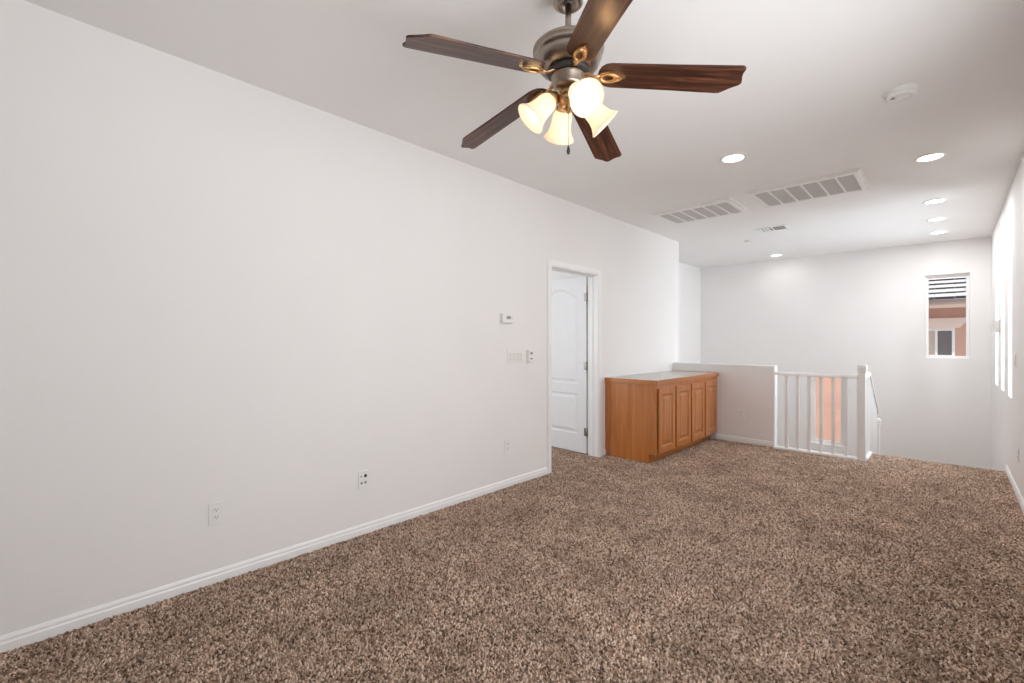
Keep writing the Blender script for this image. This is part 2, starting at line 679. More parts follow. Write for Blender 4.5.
def casing(name, x, sx, e=0.0):
    prof = [(0, 0), (0, 0.008), (0.012, 0.014), (0.045, 0.017), (0.058, 0.016), (0.060, 0.010), (0.060, 0)]
    y0, y1, zt = 3.549 - e, 4.381 + e, 2.036 + e
    bm = NB()
    path = [(y0, 0.0, -1, 0), (y0, zt, -1, 1), (y1, zt, 1, 1), (y1, 0.0, 1, 0)]
    rows = []
    for py, pz, dy, dz in path:
        rows.append([bm.verts.new((x + sx * b, py + dy * a, pz + dz * a)) for a, b in prof])
    for r0, r1 in zip(rows[:-1], rows[1:]):
        for i in range(len(prof)):
            j = (i + 1) % len(prof)
            bm.faces.new((r0[i], r0[j], r1[j], r1[i]))
    bm.faces.new(rows[0])
    bm.faces.new(rows[-1])
    return struct(obj(name, bm, M['trim']))


casing('trim_2', 0.0, 1)
casing('trim_3', -0.12, -1, 0.018)


def arch_outline(x0, x1, z0, z1, rise, n=14):
    pts = [(x0, z0), (x1, z0), (x1, z1)]
    for k in range(1, n):
        t = k / n
        x = x1 + (x0 - x1) * t
        pts.append((x, z1 + rise * math.sin(PI * t) ** 1.3))
    pts.append((x0, z1))
    return pts


def inset_loop(pts, d):
    cx = (min(p[0] for p in pts) + max(p[0] for p in pts)) / 2
    cz = (min(p[1] for p in pts) + max(p[1] for p in pts)) / 2
    wx = (max(p[0] for p in pts) - min(p[0] for p in pts)) / 2
    wz = (max(p[1] for p in pts) - min(p[1] for p in pts)) / 2
    return [(cx + (p[0] - cx) * (wx - d) / wx, cz + (p[1] - cz) * (wz - d) / wz) for p in pts]


def face_with_panels(bm, w, h0, h1, y, sgn, panels):
    """one face of a panelled leaf in the plane y, with sunken ring and raised field per panel"""
    bot = bm.verts
    xs = (0.0, w)
    # outer frame is drawn as a filled polygon with holes through triangulation
    outer = [bot.new((x, y, z)) for x, z in ((0, h0), (w, h0), (w, h1), (0, h1))]
    edges = [bm.edges.new((outer[i], outer[(i + 1) % 4])) for i in range(4)]
    for pn in panels:
        l0 = pn
        l1 = inset_loop(pn, 0.012)
        l2 = inset_loop(pn, 0.030)
        l3 = inset_loop(pn, 0.055)
        v0 = [bot.new((x, y, z)) for x, z in l0]
        v1 = [bot.new((x, y - sgn * 0.010, z)) for x, z in l1]
        v2 = [bot.new((x, y - sgn * 0.010, z)) for x, z in l2]
        v3 = [bot.new((x, y - sgn * 0.002, z)) for x, z in l3]
        n = len(l0)
        edges += [bm.edges.new((v0[i], v0[(i + 1) % n])) for i in range(n)]
        for a, b in ((v0, v1), (v1, v2), (v2, v3)):
            for i in range(n):
                j = (i + 1) % n
                bm.faces.new((a[i], a[j], b[j], b[i]))
        bm.faces.new(v3)
    bmesh.ops.triangle_fill(bm, use_beauty=True, use_dissolve=False, edges=edges)
    return outer


def panel_leaf(w, h0, h1, th, panels, both=True):
    bm = NB()
    a = face_with_panels(bm, w, h0, h1, 0.0, -1, panels)
    if both:
        b = face_with_panels(bm, w, h0, h1, th, 1, panels)
    else:
        b = [bm.verts.new((x, th, z)) for x, z in ((0, h0), (w, h0), (w, h1), (0, h1))]
        bm.faces.new(b)
    for i in range(4):
        j = (i + 1) % 4
        bm.faces.new((a[i], a[j], b[j], b[i]))
    return bm


# leaf hinged on the far jamb, swung a right angle into the next room; x runs from the hinge
panels = [arch_outline(0.125, 0.685, 0.22, 0.69, 0.0), arch_outline(0.125, 0.685, 0.80, 1.80, 0.12)]
leaf = struct(obj('door_1', panel_leaf(0.81, 0.012, 2.04, 0.035, panels), M['door']))
leaf.matrix_world = Matrix.Translation((-0.160, 4.388, 0)) @ Matrix.Rotation(R(176.5), 4, 'Z') @ Matrix.Scale(-1, 4, (0, 1, 0))
for zc in (0.26, 1.015, 1.80):
    bm = NB()
    lathe(bm, [(0, -0.050), (0.004, -0.050), (0.0075, -0.045), (0.0075, 0.045), (0.004, 0.050), (0, 0.050)], 16, (-0.010, -0.006, zc))
    bx(bm, -0.006, 0.030, -0.0025, -0.0003, zc - 0.045, zc + 0.045)
    bx(bm, -0.042, -0.010, 0.002, 0.0045, zc - 0.045, zc + 0.045)
    hg = obj('hinge', bm, M['nickel'], leaf)
    hg['label'] = 'satin metal hinge'
for yy, sg in ((0.0, -1), (0.035, 1)):
    bm = NB()
    T = Matrix.Translation((0.745, yy, 0.96)) @ Matrix.Rotation(sg * -PI / 2, 4, 'X')
    lathe(bm, [(0, 0), (0.032, 0), (0.032, 0.006), (0.012, 0.010), (0.012, 0.028), (0.026, 0.040), (0.028, 0.052), (0.018, 0.064), (0, 0.066)], 24, mat=T)
    obj('door_knob', bm, M['nickel'], leaf)


# ------------------------------------------------------------------ windows
def window(name, axis, t0, t1, u0, u1, w0, w1, fw=0.035, bars=()):
    bm = NB()
    slab(bm, axis, t0, t1, (u0, u1), (w0, w1), [(u0 + fw, u1 - fw, w0 + fw, w1 - fw)])
    for a, b, c, d in bars:
        if axis == 'y':
            bx(bm, a, b, t0, t1, c, d)
        else:
            bx(bm, t0, t1, a, b, c, d)
    fr = struct(obj(name, bm, M['trim'], bevel=0.004))
    tm = (t0 + t1) / 2
    bm = NB()
    slab(bm, axis, tm - 0.003, tm + 0.003, (u0 + fw - 0.008, u1 - fw + 0.008), (w0 + fw - 0.008, w1 - fw + 0.008), [])
    obj('glass_pane', bm, M['glass'], fr)
    return fr


window('window_1', 'y', YF + 0.08, YF + 0.14, 2.585, 3.05, 1.05, 2.265)
window('window_2', 'y', YF + 0.08, YF + 0.14, 1.137, 1.605, -0.41, 0.77, 0.055)
for k, (a, b) in enumerate(RW):
    window('window_%d' % (k + 3), 'x', XR + 0.08, XR + 0.14, a, b, 0.77, 2.17)
window('window_6', 'x', XR + 0.08, XR + 0.14, *ADDED_WIN, 0.045, [(1.33, 1.37, 0.79, 2.11)])  # added window out of view, for the side fill light
window('window_7', 'y', 1.89, 1.95, -2.3, -0.9, 0.8, 2.2, 0.045, [(-1.62, -1.58, 0.84, 2.16)])


# ------------------------------------------------------------------ cabinet with its worktop
CY0, CY1, CX = 4.53, YP - 0.003, 0.595
cab = thing('base_cabinet', 'honey oak base cabinet with four raised panel doors in the corner by the half wall', 'cabinet', (0.3, (CY0 + CY1) / 2, 0))
cab_in = cab.matrix_world.inverted()


def local(o, root):
    o.parent = root
    o.matrix_parent_inverse = Matrix.Translation(-Vector(root.location))
    return o


bm = NB()
# side panel with the toe notch at its front, back and bottom boards
prof = [(0.004, 0), (0.535, 0), (0.535, 0.095), (CX, 0.095), (CX, 0.838), (0.004, 0.838)]
prism(bm, prof, lambda a, b, t: Vector((a, t, b)), CY0, CY0 + 0.018)
prism(bm, prof, lambda a, b, t: Vector((a, t, b)), CY1 - 0.018, CY1)
bx(bm, 0.004, 0.016, CY0 + 0.018, CY1 - 0.018, 0, 0.838)
bx(bm, 0.016, CX, CY0 + 0.018, CY1 - 0.018, 0.095, 0.112)
local(obj('body', bm, M['oak'], bevel=0.0015), cab)
local(boxobj('toe_kick', (0.525, 0.540, CY0 + 0.018, CY1 - 0.018, 0.0, 0.095), M['oak_x']), cab)
# face frame: stiles between the doors, a rail above and below
NDR = 4
pitch = (CY1 - CY0 - 0.06) / NDR
dw = pitch - 0.036
bm = NB()
hol = []
for k in range(NDR):
    a = CY0 + 0.03 + k * pitch + 0.018
    hol.append((a - 0.011, a + dw + 0.011, 0.125, 0.770))
slab(bm, 'x', CX, CX + 0.019, (CY0, CY1), (0.095, 0.838), hol)
local(obj('face_frame', bm, M['oak'], bevel=0.001), cab)
first = None
for k in range(NDR):
    a = CY0 + 0.03 + k * pitch + 0.018
    bmd = panel_leaf(dw, 0.105, 0.792, 0.019, [arch_outline(0.062, dw - 0.062, 0.170, 0.727, 0.0, 3)], both=False)
    if first is None:
        d = obj('door', bmd, M['oak'], bevel=0.002)
        first = d
    else:
        bmd.free()
        d = first.copy()
        COL.objects.link(d)
    # local x -> +y, local -y (front) -> +x
    d.rotation_euler = (0, 0, PI / 2)
    d.location = (CX + 0.0385, a, 0)
    local(d, cab)

wt = thing('worktop', 'worktop with grey laminate surface and oak edging lying on the cabinet', 'worktop', (0.3, (CY0 + CY1) / 2, 0.838))
TX = 0.638
local(boxobj('laminate_surface', (0.003, TX - 0.032, CY0 + 0.012, CY1, 0.839, 0.884), M['laminate']), wt)
bm = NB()
eo = [(0.0, 0.0), (0.036, 0.0), (0.036, 0.030), (0.030, 0.041), (0.022, 0.046), (0.0, 0.046)]
bx(bm, TX - 0.032, TX, CY0 - 0.016, CY1, 0.839, 0.886)
bx(bm, 0.003, TX - 0.032, CY0 - 0.016, CY0 + 0.012, 0.839, 0.886)
bx(bm, 0.003, TX - 0.032, CY1 - 0.018, CY1, 0.884, 0.888)
local(obj('oak_edging', bm, M['oak_x'], bevel=0.006, seg=3), wt)


# ------------------------------------------------------------------ landing railing and stair banister
YC = YP - 0.050      # centre of the railing
gr = thing('stair_railing', 'white wooden stair railing with square balusters and newel posts beside the half wall', 'railing', (1.75, YC, 0))
bm = NB()
bx(bm, 1.302, 2.124, YC - 0.055, YC + 0.055, 0.0, 0.028)
local(obj('base_shoe', bm, M['trim'], bevel=0.006), gr)
bm = NB()
pr = [(-0.030, 0.0), (0.030, 0.0), (0.030, 0.016), (0.022, 0.040), (-0.022, 0.040), (-0.030, 0.016)]
prism(bm, pr, lambda a, b, t: Vector((t, YC + a, 0.890 + b)), 1.302, 2.125)
local(obj('top_rail', bm, M['trim'], bevel=0.004), gr)
b0 = None
for k in range(7):
    xk = 1.436 + k * 0.1155
    if b0 is None:
        bm = NB()
        bx(bm, -0.016, 0.016, -0.016, 0.016, 0.028, 0.892)
        b0 = obj('baluster', bm, M['trim'], bevel=0.002)
        bk = b0
    else:
        bk = b0.copy()
        COL.objects.link(bk)
    bk.location = (xk, YC, 0)
    local(bk, gr)


def newel(name, x, y, z0, z1, w=0.064):
    bm = NB()
    h = w / 2
    bx(bm, x - h, x + h, y - h, y + h, z0, z1 - 0.075)
    o = obj(name, bm, M['trim'], bevel=0.004)
    bm = NB()
    bx(bm, x - h - 0.006, x + h + 0.006, y - h - 0.006, y + h + 0.006, z1 - 0.085, z1 - 0.055)
    bx(bm, x - h - 0.011, x + h + 0.011, y - h - 0.011, y + h + 0.011, z1 - 0.055, z1 - 0.016)
    bx(bm, x - h - 0.004, x + h + 0.004, y - h - 0.004, y + h + 0.004, z1 - 0.016, z1)
    c = obj('post_cap', bm, M['trim'], o, bevel=0.004)
    return o


local(newel('newel_post', 2.160, YC, 0.0, 1.045), gr)

sb = gr
SL = -0.64
bm = NB()
y0b, y1b = YN + 0.03, 7.55


def rail_z(y):
    return 0.90 if y < y0b else 0.90 + SL * (y - y0b)


pts = [(YC + 0.050, 0.895), (y0b, 0.90), (y1b, rail_z(y1b))]
rows = []
for yy, zz in pts:
    rows.append([bm.verts.new((2.160 + a, yy, zz + b)) for a, b in pr])
for r0, r1 in zip(rows[:-1], rows[1:]):
    for i in range(len(pr)):
        j = (i + 1) % len(pr)
        bm.faces.new((r0[i], r0[j], r1[j], r1[i]))
bm.faces.new(rows[0])
bm.faces.new(rows[-1])
local(obj('handrail', bm, M['trim'], bevel=0.003), sb)
bm = NB()
bx(bm, 2.115, 2.205, YC + 0.040, YN + 0.01, 0.0, 0.028)
local(obj('base_shoe', bm, M['trim'], bevel=0.004), sb)
for k in range(10):
    yy = YC + 0.13 + k * 0.115
    if yy > y1b - 0.05:
        break
    step = 0.0 if yy < YN else -0.18 * (int((yy - YN) / 0.28) + 1)
    bm = NB()
    bx(bm, 2.144, 2.176, yy - 0.016, yy + 0.016, step + (0.028 if step == 0 else 0.0), rail_z(yy) + 0.008)
    local(obj('baluster', bm, M['trim'], bevel=0.002), sb)
local(newel('newel_post', 2.160, 7.59, ZL, 0.295), sb)


# ------------------------------------------------------------------ ceiling fan
FX, FY = 1.717, 1.524
fan = thing('ceiling_fan', 'ceiling fan with five walnut blades and four lit bell shades', 'ceiling fan', (FX, FY, H))
fan_org = Vector((FX, FY, H))


def fpart(name, bm, mat, parent=None, bevel=0.0):
    """fan parts are modelled around the axis with z in room height"""
    bmesh.ops.translate(bm, verts=bm.verts[:], vec=(0, 0, -H))
    return obj(name, bm, mat, parent or fan, bevel)


bm = NB()
lathe(bm, [(0.0, 2.74), (0.062, 2.74), (0.064, 2.728), (0.061, 2.710), (0.058, 2.690), (0.060, 2.682), (0.060, 2.674), (0.052, 2.667), (0.034, 2.665), (0.032, 2.682), (0, 2.682)], 40)
fpart('canopy', bm, M['pewter'])
bm = NB()
lathe(bm, [(0, 2.67), (0.0125, 2.67), (0.0125, 2.60), (0.0125, 2.500), (0, 2.500)], 20)
fpart('downrod', bm, M['pewter'])
bm = NB()
lathe(bm, [(0, 2.522), (0.020, 2.522), (0.024, 2.510), (0.050, 2.506), (0.110, 2.502), (0.134, 2.495), (0.1440, 2.485), (0.1445, 2.474), (0.139, 2.469), (0.142, 2.463),
           (0.140, 2.456), (0.133, 2.452), (0.131, 2.449), (0.132, 2.440), (0.128, 2.425), (0.116, 2.410), (0.100, 2.402), (0.090, 2.399), (0, 2.399)], 56)
fpart('motor_housing', bm, M['pewter'])
bm = NB()
lathe(bm, [(0, 2.400), (0.082, 2.400), (0.086, 2.396), (0.086, 2.386), (0.080, 2.381), (0, 2.381)], 48)
fpart('flywheel', bm, M['black'])
bm = NB()
lathe(bm, [(0, 2.382), (0.058, 2.382), (0.069, 2.378), (0.070, 2.368), (0.066, 2.363), (0.066, 2.335), (0.061, 2.325), (0.046, 2.318), (0, 2.318)], 48)
fpart('switch_housing', bm, M['pewter'])
bm = NB()
lathe(bm, [(0, 2.322), (0.030, 2.322), (0.032, 2.312), (0.026, 2.306), (0.030, 2.298), (0.042, 2.290), (0.045, 2.276), (0.040, 2.262), (0.028, 2.250),
           (0.030, 2.246), (0.022, 2.238), (0.010, 2.234), (0.006, 2.226), (0, 2.224)], 40)
fpart('light_fitter', bm, M['brass'])

# blades: modelled along +x, drooping a little, pitched
BR0, BR1 = 0.120, 0.675


def blade_outline():
    w0, w1 = 0.058, 0.066
    pts = []
    # root: round
    rc = 0.050
    for k in range(9):
        a = PI / 2 + PI * k / 8
        pts.append((BR0 + rc + rc * math.cos(a), w0 * math.sin(a)))
    # -y side to the clipped corner
    pts += [(BR1 - 0.26, -0.061), (BR1 - 0.085, -w1), (BR1 - 0.070, -w1 + 0.002), (BR1 - 0.058, -w1 + 0.010), (BR1 - 0.040, -w1 + 0.024), (BR1 - 0.022, -w1 + 0.036),
            (BR1 - 0.007, -w1 + 0.044), (BR1, -w1 + 0.054), (BR1 - 0.001, -w1 + 0.064), (BR1 - 0.007, 0.020), (BR1 - 0.008, 0.036), (BR1 - 0.004, 0.050), (BR1 - 0.006, 0.060), (BR1 - 0.016, w1),
            (BR1 - 0.26, 0.061)]
    return [(a, -b) for a, b in pts]


def drop(n, fn):
    return [fn(2 * PI * k / n) for k in range(n)]


DROOP = math.atan(0.124)
PITCH = R(-12)
ZB = 2.387
HANG = Matrix.Rotation(-0.048, 4, 'X') @ Matrix.Rotation(-0.030, 4, 'Y')   # the blades hang slightly out of level
blade0 = None
for k in range(5):
    ang = 4.381 - k * 2 * PI / 5
    T = (Matrix.Translation((0, 0, ZB - H)) @ HANG @ Matrix.Rotation(ang, 4, 'Z') @ Matrix.Rotation(DROOP, 4, 'Y') @ Matrix.Rotation(PITCH, 4, 'X'))
    if blade0 is None:
        bm = NB()
        prism(bm, blade_outline(), lambda a, b, t: Vector((a, b, t)), -0.004, 0.004)
        b = obj('blade', bm, M['walnut'], fan, bevel=0.002)
        blade0 = b
        bm = NB()
        # leaf shaped ring under the blade root, and the neck to the hub
        outer = drop(28, lambda t: (0.170 + 0.048 * math.cos(t) + (0.012 if abs(t) < 1e-6 else 0.0), 0.026 * math.sin(t) * (1.0 - 0.25 * math.cos(t))))
        inner = drop(28, lambda t: (0.163 + 0.022 * math.cos(t), 0.012 * math.sin(t) * (1.0 - 0.2 * math.cos(t))))
        ring_prism(bm, outer, inner, lambda a, b_, t: Vector((a, b_, t)), -0.013, -0.0042)
        mid1 = drop(28, lambda t: (0.165 + 0.034 * math.cos(t), 0.019 * math.sin(t)))
        tube(bm, [(a, b_, -0.013) for a, b_ in mid1] + [(mid1[0][0], mid1[0][1], -0.013)], 0.0045, 8)
        tube(bm, [(0.060, 0, 0.004), (0.080, 0, 0.002), (0.096, 0, -0.007), (0.112, 0, -0.012), (0.132, 0, -0.009)], [0.014, 0.011, 0.009, 0.010, 0.012], 12, flat=0.55)
        for q in (-1, 1):
            lathe(bm, [(0, -0.019), (0.004, -0.018), (0.006, -0.014), (0.006, -0.012)], 10, (0.198, q * 0.008, 0.0))
        ir = obj('blade_bracket', bm, M['brass'], b)
        ir['label'] = 'brass toned leaf shaped bracket'
    else:
        b = blade0.copy()
        COL.objects.link(b)
        b.parent = fan
        c = blade0.children[0].copy()
        COL.objects.link(c)
        c.parent = b
    b.matrix_local = T

# four bell shades on short arms
SH_AZ = [232, 331, 52, 142]
SH_TILT = [45, 52, 45, 45]
# shade axes are measured from straight down


def shade_profile():
    o = [(0.024, 0.000), (0.030, 0.006), (0.037, 0.018), (0.041, 0.036), (0.042, 0.056), (0.044, 0.076), (0.050, 0.096), (0.059, 0.112), (0.067, 0.122), (0.0685, 0.126)]
    i = [(r - 0.003, s + 0.0005) for r, s in o[::-1]]
    return o + [(0.066, 0.1275)] + i[1:]


shade0 = None
for k, az in enumerate(SH_AZ):
    # +z of the shade runs outward and down along its axis
    T = (Matrix.Rotation(R(az), 4, 'Z') @ Matrix.Translation((0.070, 0, 2.280 - H)) @ Matrix.Rotation(PI - R(SH_TILT[k]), 4, 'Y'))
    if shade0 is None:
        bm = NB()
        lathe(bm, shade_profile(), 40, closed=True)
        sh = obj('lamp_shade', bm, M['shade'], fan)
        shade0 = sh
        bm = NB()
        lathe(bm, [(0, -0.030), (0.014, -0.030), (0.018, -0.022), (0.028, -0.014), (0.032, -0.002), (0.0335, 0.006), (0.0315, 0.006), (0.029, 0.0), (0, -0.004)], 28)
        tube(bm, [(0.0, 0, -0.024), (0.012, 0, -0.040), (0.010, 0, -0.058), (-0.004, 0, -0.070)], [0.009, 0.008, 0.008, 0.009], 10)
        obj('lamp_holder', bm, M['brass'], sh)
        bm = NB()
        lathe(bm, [(0, 0.0), (0.012, 0.0), (0.013, 0.020), (0.019, 0.036), (0.0235, 0.052), (0.022, 0.066), (0.014, 0.077), (0, 0.081)], 24)
        obj('bulb', bm, M['bulb'], sh)
    else:
        sh = shade0.copy()
        COL.objects.link(sh)
        sh.parent = fan
        for ch in shade0.children:
            c = ch.copy()
            COL.objects.link(c)
            c.parent = sh
    sh.matrix_local = T
    # the bulb's own light
    ld = bpy.data.lights.new('fan_bulb_light', 'POINT')
    ld.energy = 0.42
    ld.color = (1.0, 0.58, 0.26)
    ld.shadow_soft_size = 0.026
    lo = bpy.data.objects.new('fan_bulb_light', ld)
    COL.objects.link(lo)
    lo.location = Vector((FX, FY, H)) + (T @ Vector((0, 0, 0.118)))

PX, PY = 0.026, -0.034
bm = NB()
tube(bm, [(PX, PY + 0.02, 2.330), (PX, PY + 0.002, 2.305), (PX, PY, 2.25), (PX, PY, 2.074)], 0.0013, 6)
for k in range(33):
    bmesh.ops.create_uvsphere(bm, u_segments=6, v_segments=5, radius=0.0022, matrix=Matrix.Translation((PX, PY, 2.285 - k * 0.0065)))
pc = fpart('pull_chain', bm, M['brass'])
bm = NB()
lathe(bm, [(0, 2.076), (0.003, 2.074), (0.0055, 2.064), (0.007, 2.052), (0.005, 2.042), (0, 2.039)], 14, (PX, PY, 0))
fpart('chain_fob', bm, M['black'], pc)


# ------------------------------------------------------------------ things on the ceiling
def downlight(x, y, label, power=5.0):
    global dl0
    if dl0 is None:
        dl0 = thing('recessed_light', label, 'ceiling light', (x, y, H), group='recessed ceiling lights')
        bm = NB()
        lathe(bm, [(0.097, 0.0), (0.098, -0.003), (0.094, -0.0065), (0.080, -0.008), (0.076, -0.006), (0.074, 0.0)], 40)
        obj('trim_ring', bm, M['white'], dl0)
        bm = NB()
        lathe(bm, [(0.0, -0.0045), (0.05, -0.0045), (0.0765, -0.0035)], 40)
        obj('lens', bm, M['lens'], dl0)
        r = dl0
    else:
        r = dup(dl0, (x, y, H), label)
    d = bpy.data.lights.new('downlight_lamp', 'AREA')
    d.shape = 'DISK'
    d.size = 0.14
    d.energy = power
    d.color = (0.98, 0.99, 1.0)
    o = bpy.data.objects.new('downlight_lamp', d)
    o.location = (x, y, H - 0.012)
    COL.objects.link(o)
    return r


dl0 = None
downlight(1.611, 3.83, 'round recessed ceiling light between the fan and the return grilles')
downlight(2.737, 4.875, 'large looking recessed ceiling light beside the right end of the big grille')
downlight(2.738, 6.43, 'recessed ceiling light second in the row along the right wall', 6.5)
downlight(2.739, 7.38, 'recessed ceiling light third in the row along the right wall', 6.5)
downlight(2.74, 8.29, 'recessed ceiling light last in the right row, closest to the far wall', 6.5)
downlight(0.748, 8.60, 'recessed ceiling light at the left over the stairwell near the far wall', 1.5)


def grille(x0, x1, y0, y1, label, cells=6):
    g = thing('return_air_grille', label, 'air vent', ((x0 + x1) / 2, (y0 + y1) / 2, H), group='return air grilles')
    hx, hy = (x1 - x0) / 2, (y1 - y0) / 2
    fx, fy = 0.05, 0.075
    bm = NB()
    pw = (2 * hx - 2 * fx) / cells
    holes = []
    for k in range(cells):
        a = -hx + fx + k * pw
        holes.append((a + 0.008, a + pw - 0.008, -hy + fy, hy - fy))
    slab(bm, 'z', -0.022, -0.004, (-hx + 0.018, hx - 0.018), (-hy + 0.018, hy - 0.018), holes)
    slab(bm, 'z', -0.010, 0.0, (-hx, hx), (-hy, hy), [(-hx + 0.03, hx - 0.03, -hy + 0.03, hy - 0.03)])
    obj('frame', bm, M['white'], g, bevel=0.002)
    bm = NB()
    bx(bm, -hx + 0.04, hx - 0.04, -hy + 0.04, hy - 0.04, -0.0120, -0.006)
    n = 26
    for k in range(cells):
        a = -hx + fx + k * pw + 0.008
        for q in range(n):
            yy = -hy + fy + (q + 0.5) * (2 * hy - 2 * fy) / n
            vs = [bm.verts.new(p) for p in ((a, yy - 0.006, -0.0130), (a + pw - 0.016, yy - 0.006, -0.0130), (a + pw - 0.016, yy + 0.006, -0.0160), (a, yy + 0.006, -0.0160))]
            bm.faces.new(vs)
    obj('louvre_panel', bm, M['filter'], g)
    return g


grille(0.40, 1.25, 4.85, 5.47, 'smaller looking return air grille on the ceiling, left of the pair')
grille(1.41, 2.31, 4.78, 5.46, 'larger looking return air grille on the ceiling, right of the pair')

rg = thing('supply_register', 'small ceiling air register with slanted vanes beyond the two big grilles', 'air vent', (1.21, 6.55, H))
bm = NB()
slab(bm, 'z', -0.010, 0.0, (-0.17, 0.17), (-0.11, 0.11), [(-0.145, 0.145, -0.085, 0.085)])
bx(bm, -0.006, 0.006, -0.085, 0.085, -0.010, 0.0)
bx(bm, -0.145, 0.145, -0.004, 0.004, -0.010, 0.0)
obj('frame', bm, M['white'], rg, bevel=0.0015)
bm = NB()
bx(bm, -0.145, 0.145, -0.085, 0.085, -0.0012, -0.0004)
obj('duct_opening', bm, M['dark'], rg)
bm = NB()
for k in range(-3, 4):
    if k == 0:
        continue
    xx = k * 0.04
    sg = 1 if k > 0 else -1
    prism(bm, [(xx, -0.001), (xx + 0.0015, -0.001), (xx + sg * 0.016 + 0.0015, -0.012), (xx + sg * 0.016, -0.012)], lambda a, b, t: Vector((a, t, b)), -0.085, 0.085)
obj('vanes', bm, M['white'], rg)

sp = thing('sprinkler_cover', 'tiny round flush cover on the ceiling between the register and the far left downlight', 'sprinkler', (0.75, 7.12, H))
bm = NB()
lathe(bm, [(0, -0.012), (0.046, -0.012), (0.052, -0.010), (0.054, -0.006), (0.050, -0.003), (0.050, 0.0)], 28)
obj('cover_plate', bm, M['offwhite'], sp)

sd = thing('smoke_detector', 'round white smoke detector on the ceiling right of the fan', 'smoke detector', (2.645, 3.47, H))
bm = NB()
lathe(bm, [(0.074, 0.0), (0.076, -0.004), (0.074, -0.010), (0.064, -0.012), (0.064, -0.020)], 40)
obj('mounting_base', bm, M['white'], sd)
bm = NB()
lathe(bm, [(0.062, -0.018), (0.067, -0.022), (0.068, -0.034), (0.062, -0.042), (0.052, -0.044), (0.050, -0.040), (0.030, -0.040), (0.028, -0.044), (0, -0.045)], 40)
obj('cover', bm, M['white'], sd)
bm = NB()
lathe(bm, [(0, -0.0465), (0.009, -0.046), (0.010, -0.042)], 16, (-0.035, -0.022, 0))
obj('test_button', bm, M['grey'], sd)


# ------------------------------------------------------------------ plates on the walls (local: x outward, y along the wall, z up)
def plate_mesh(w, h, t=0.006):
    bm = NB()
    bx(bm, 0.0005, t, -w / 2, w / 2, -h / 2, h / 2)
    return bm


def outlet(loc, rz, label):
    o = thing('power_outlet', label, 'outlet', loc, rz, group='duplex outlets')
    obj('cover_plate', plate_mesh(0.072, 0.117), M['white'], o, bevel=0.002)
    for s in (-1, 1):
        bm = NB()
        zc = s * 0.020
        prism(bm, [(-0.017, zc - 0.010), (-0.011, zc - 0.0145), (0.011, zc - 0.0145), (0.017, zc - 0.010), (0.017, zc + 0.010), (0.011, zc + 0.0145), (-0.011, zc + 0.0145), (-0.017, zc + 0.010)],
              lambda a, b, t: Vector((t, a, b)), 0.006, 0.0085)
        rc = obj('socket', bm, M['white'], o, bevel=0.0006)
        bm = NB()
        bx(bm, 0.0085, 0.0089, -0.0078, -0.0054, zc - 0.001, zc + 0.008)
        bx(bm, 0.0085, 0.0089, 0.0054, 0.0078, zc - 0.0005, zc + 0.007)
        lathe(bm, [(0, 0.0004), (0.0026, 0.0004), (0.0026, 0.0)], 12, mat=Matrix.Translation((0.0085, 0, zc - 0.0068)) @ Matrix.Rotation(PI / 2, 4, 'Y'))
        obj('slots', bm, M['dark'], rc)
    return o


outlet((0, 0.692, 0.372), 0, 'white duplex outlet low on the left wall, nearest the camera')
outlet((0, 2.93, 0.365), 0, 'white duplex outlet low on the left wall just before the doorway')
outlet((0.916, YP, 0.372), -PI / 2, 'duplex outlet on the beige half wall right of the cabinet')
outlet((XR, 5.62, 0.36), PI, 'duplex outlet low on the right wall, seen edge on')

md = thing('media_plate', 'white cable plate with dark jacks on the left wall between two outlets', 'wall plate', (0, 1.545, 0.367))
obj('cover_plate', plate_mesh(0.072, 0.117), M['white'], md, bevel=0.002)
for yy, zz, rr in ((0.014, 0.024, 0.0105), (-0.016, 0.024, 0.0055), (0.014, -0.020, 0.0085), (-0.014, -0.020, 0.0085)):
    bm = NB()
    lathe(bm, [(0, 0.006), (rr * 0.4, 0.006), (rr * 0.5, 0.002), (rr, 0.002), (rr, 0.0)], 18, mat=Matrix.Translation((0.006, yy, zz)) @ Matrix.Rotation(PI / 2, 4, 'Y'))
    obj('jack', bm, M['dark'] if zz > 0 and yy > 0 else M['grey'], md)


def switch_plate(loc, rz, n, label):
    o = thing('light_switch', label, 'light switch', loc, rz)
    w = 0.026 + 0.046 * n
    obj('cover_plate', plate_mesh(w, 0.117), M['white'], o, bevel=0.002)
    r0 = None
    for k in range(n):
        yc = (k - (n - 1) / 2) * 0.046
        if r0 is None:
            bm = NB()
            prism(bm, [(0.006, -0.033), (0.0115, -0.033), (0.0075, 0.0), (0.009, 0.033), (0.006, 0.033)], lambda a, b, t: Vector((a, t, b)), -0.0165, 0.0165)
            rk = r0 = obj('rocker', bm, M['offwhite'], o, bevel=0.0006)
        else:
            rk = r0.copy()
            COL.objects.link(rk)
            rk.parent = o
        rk.location = (0, yc, 0)
    return o


switch_plate((0, 3.035, 1.157), 0, 4, 'four gang white rocker switch plate on the left wall below the thermostat')
switch_plate((XR, 5.86, 1.13), PI, 1, 'single light switch on the right wall, seen edge on')

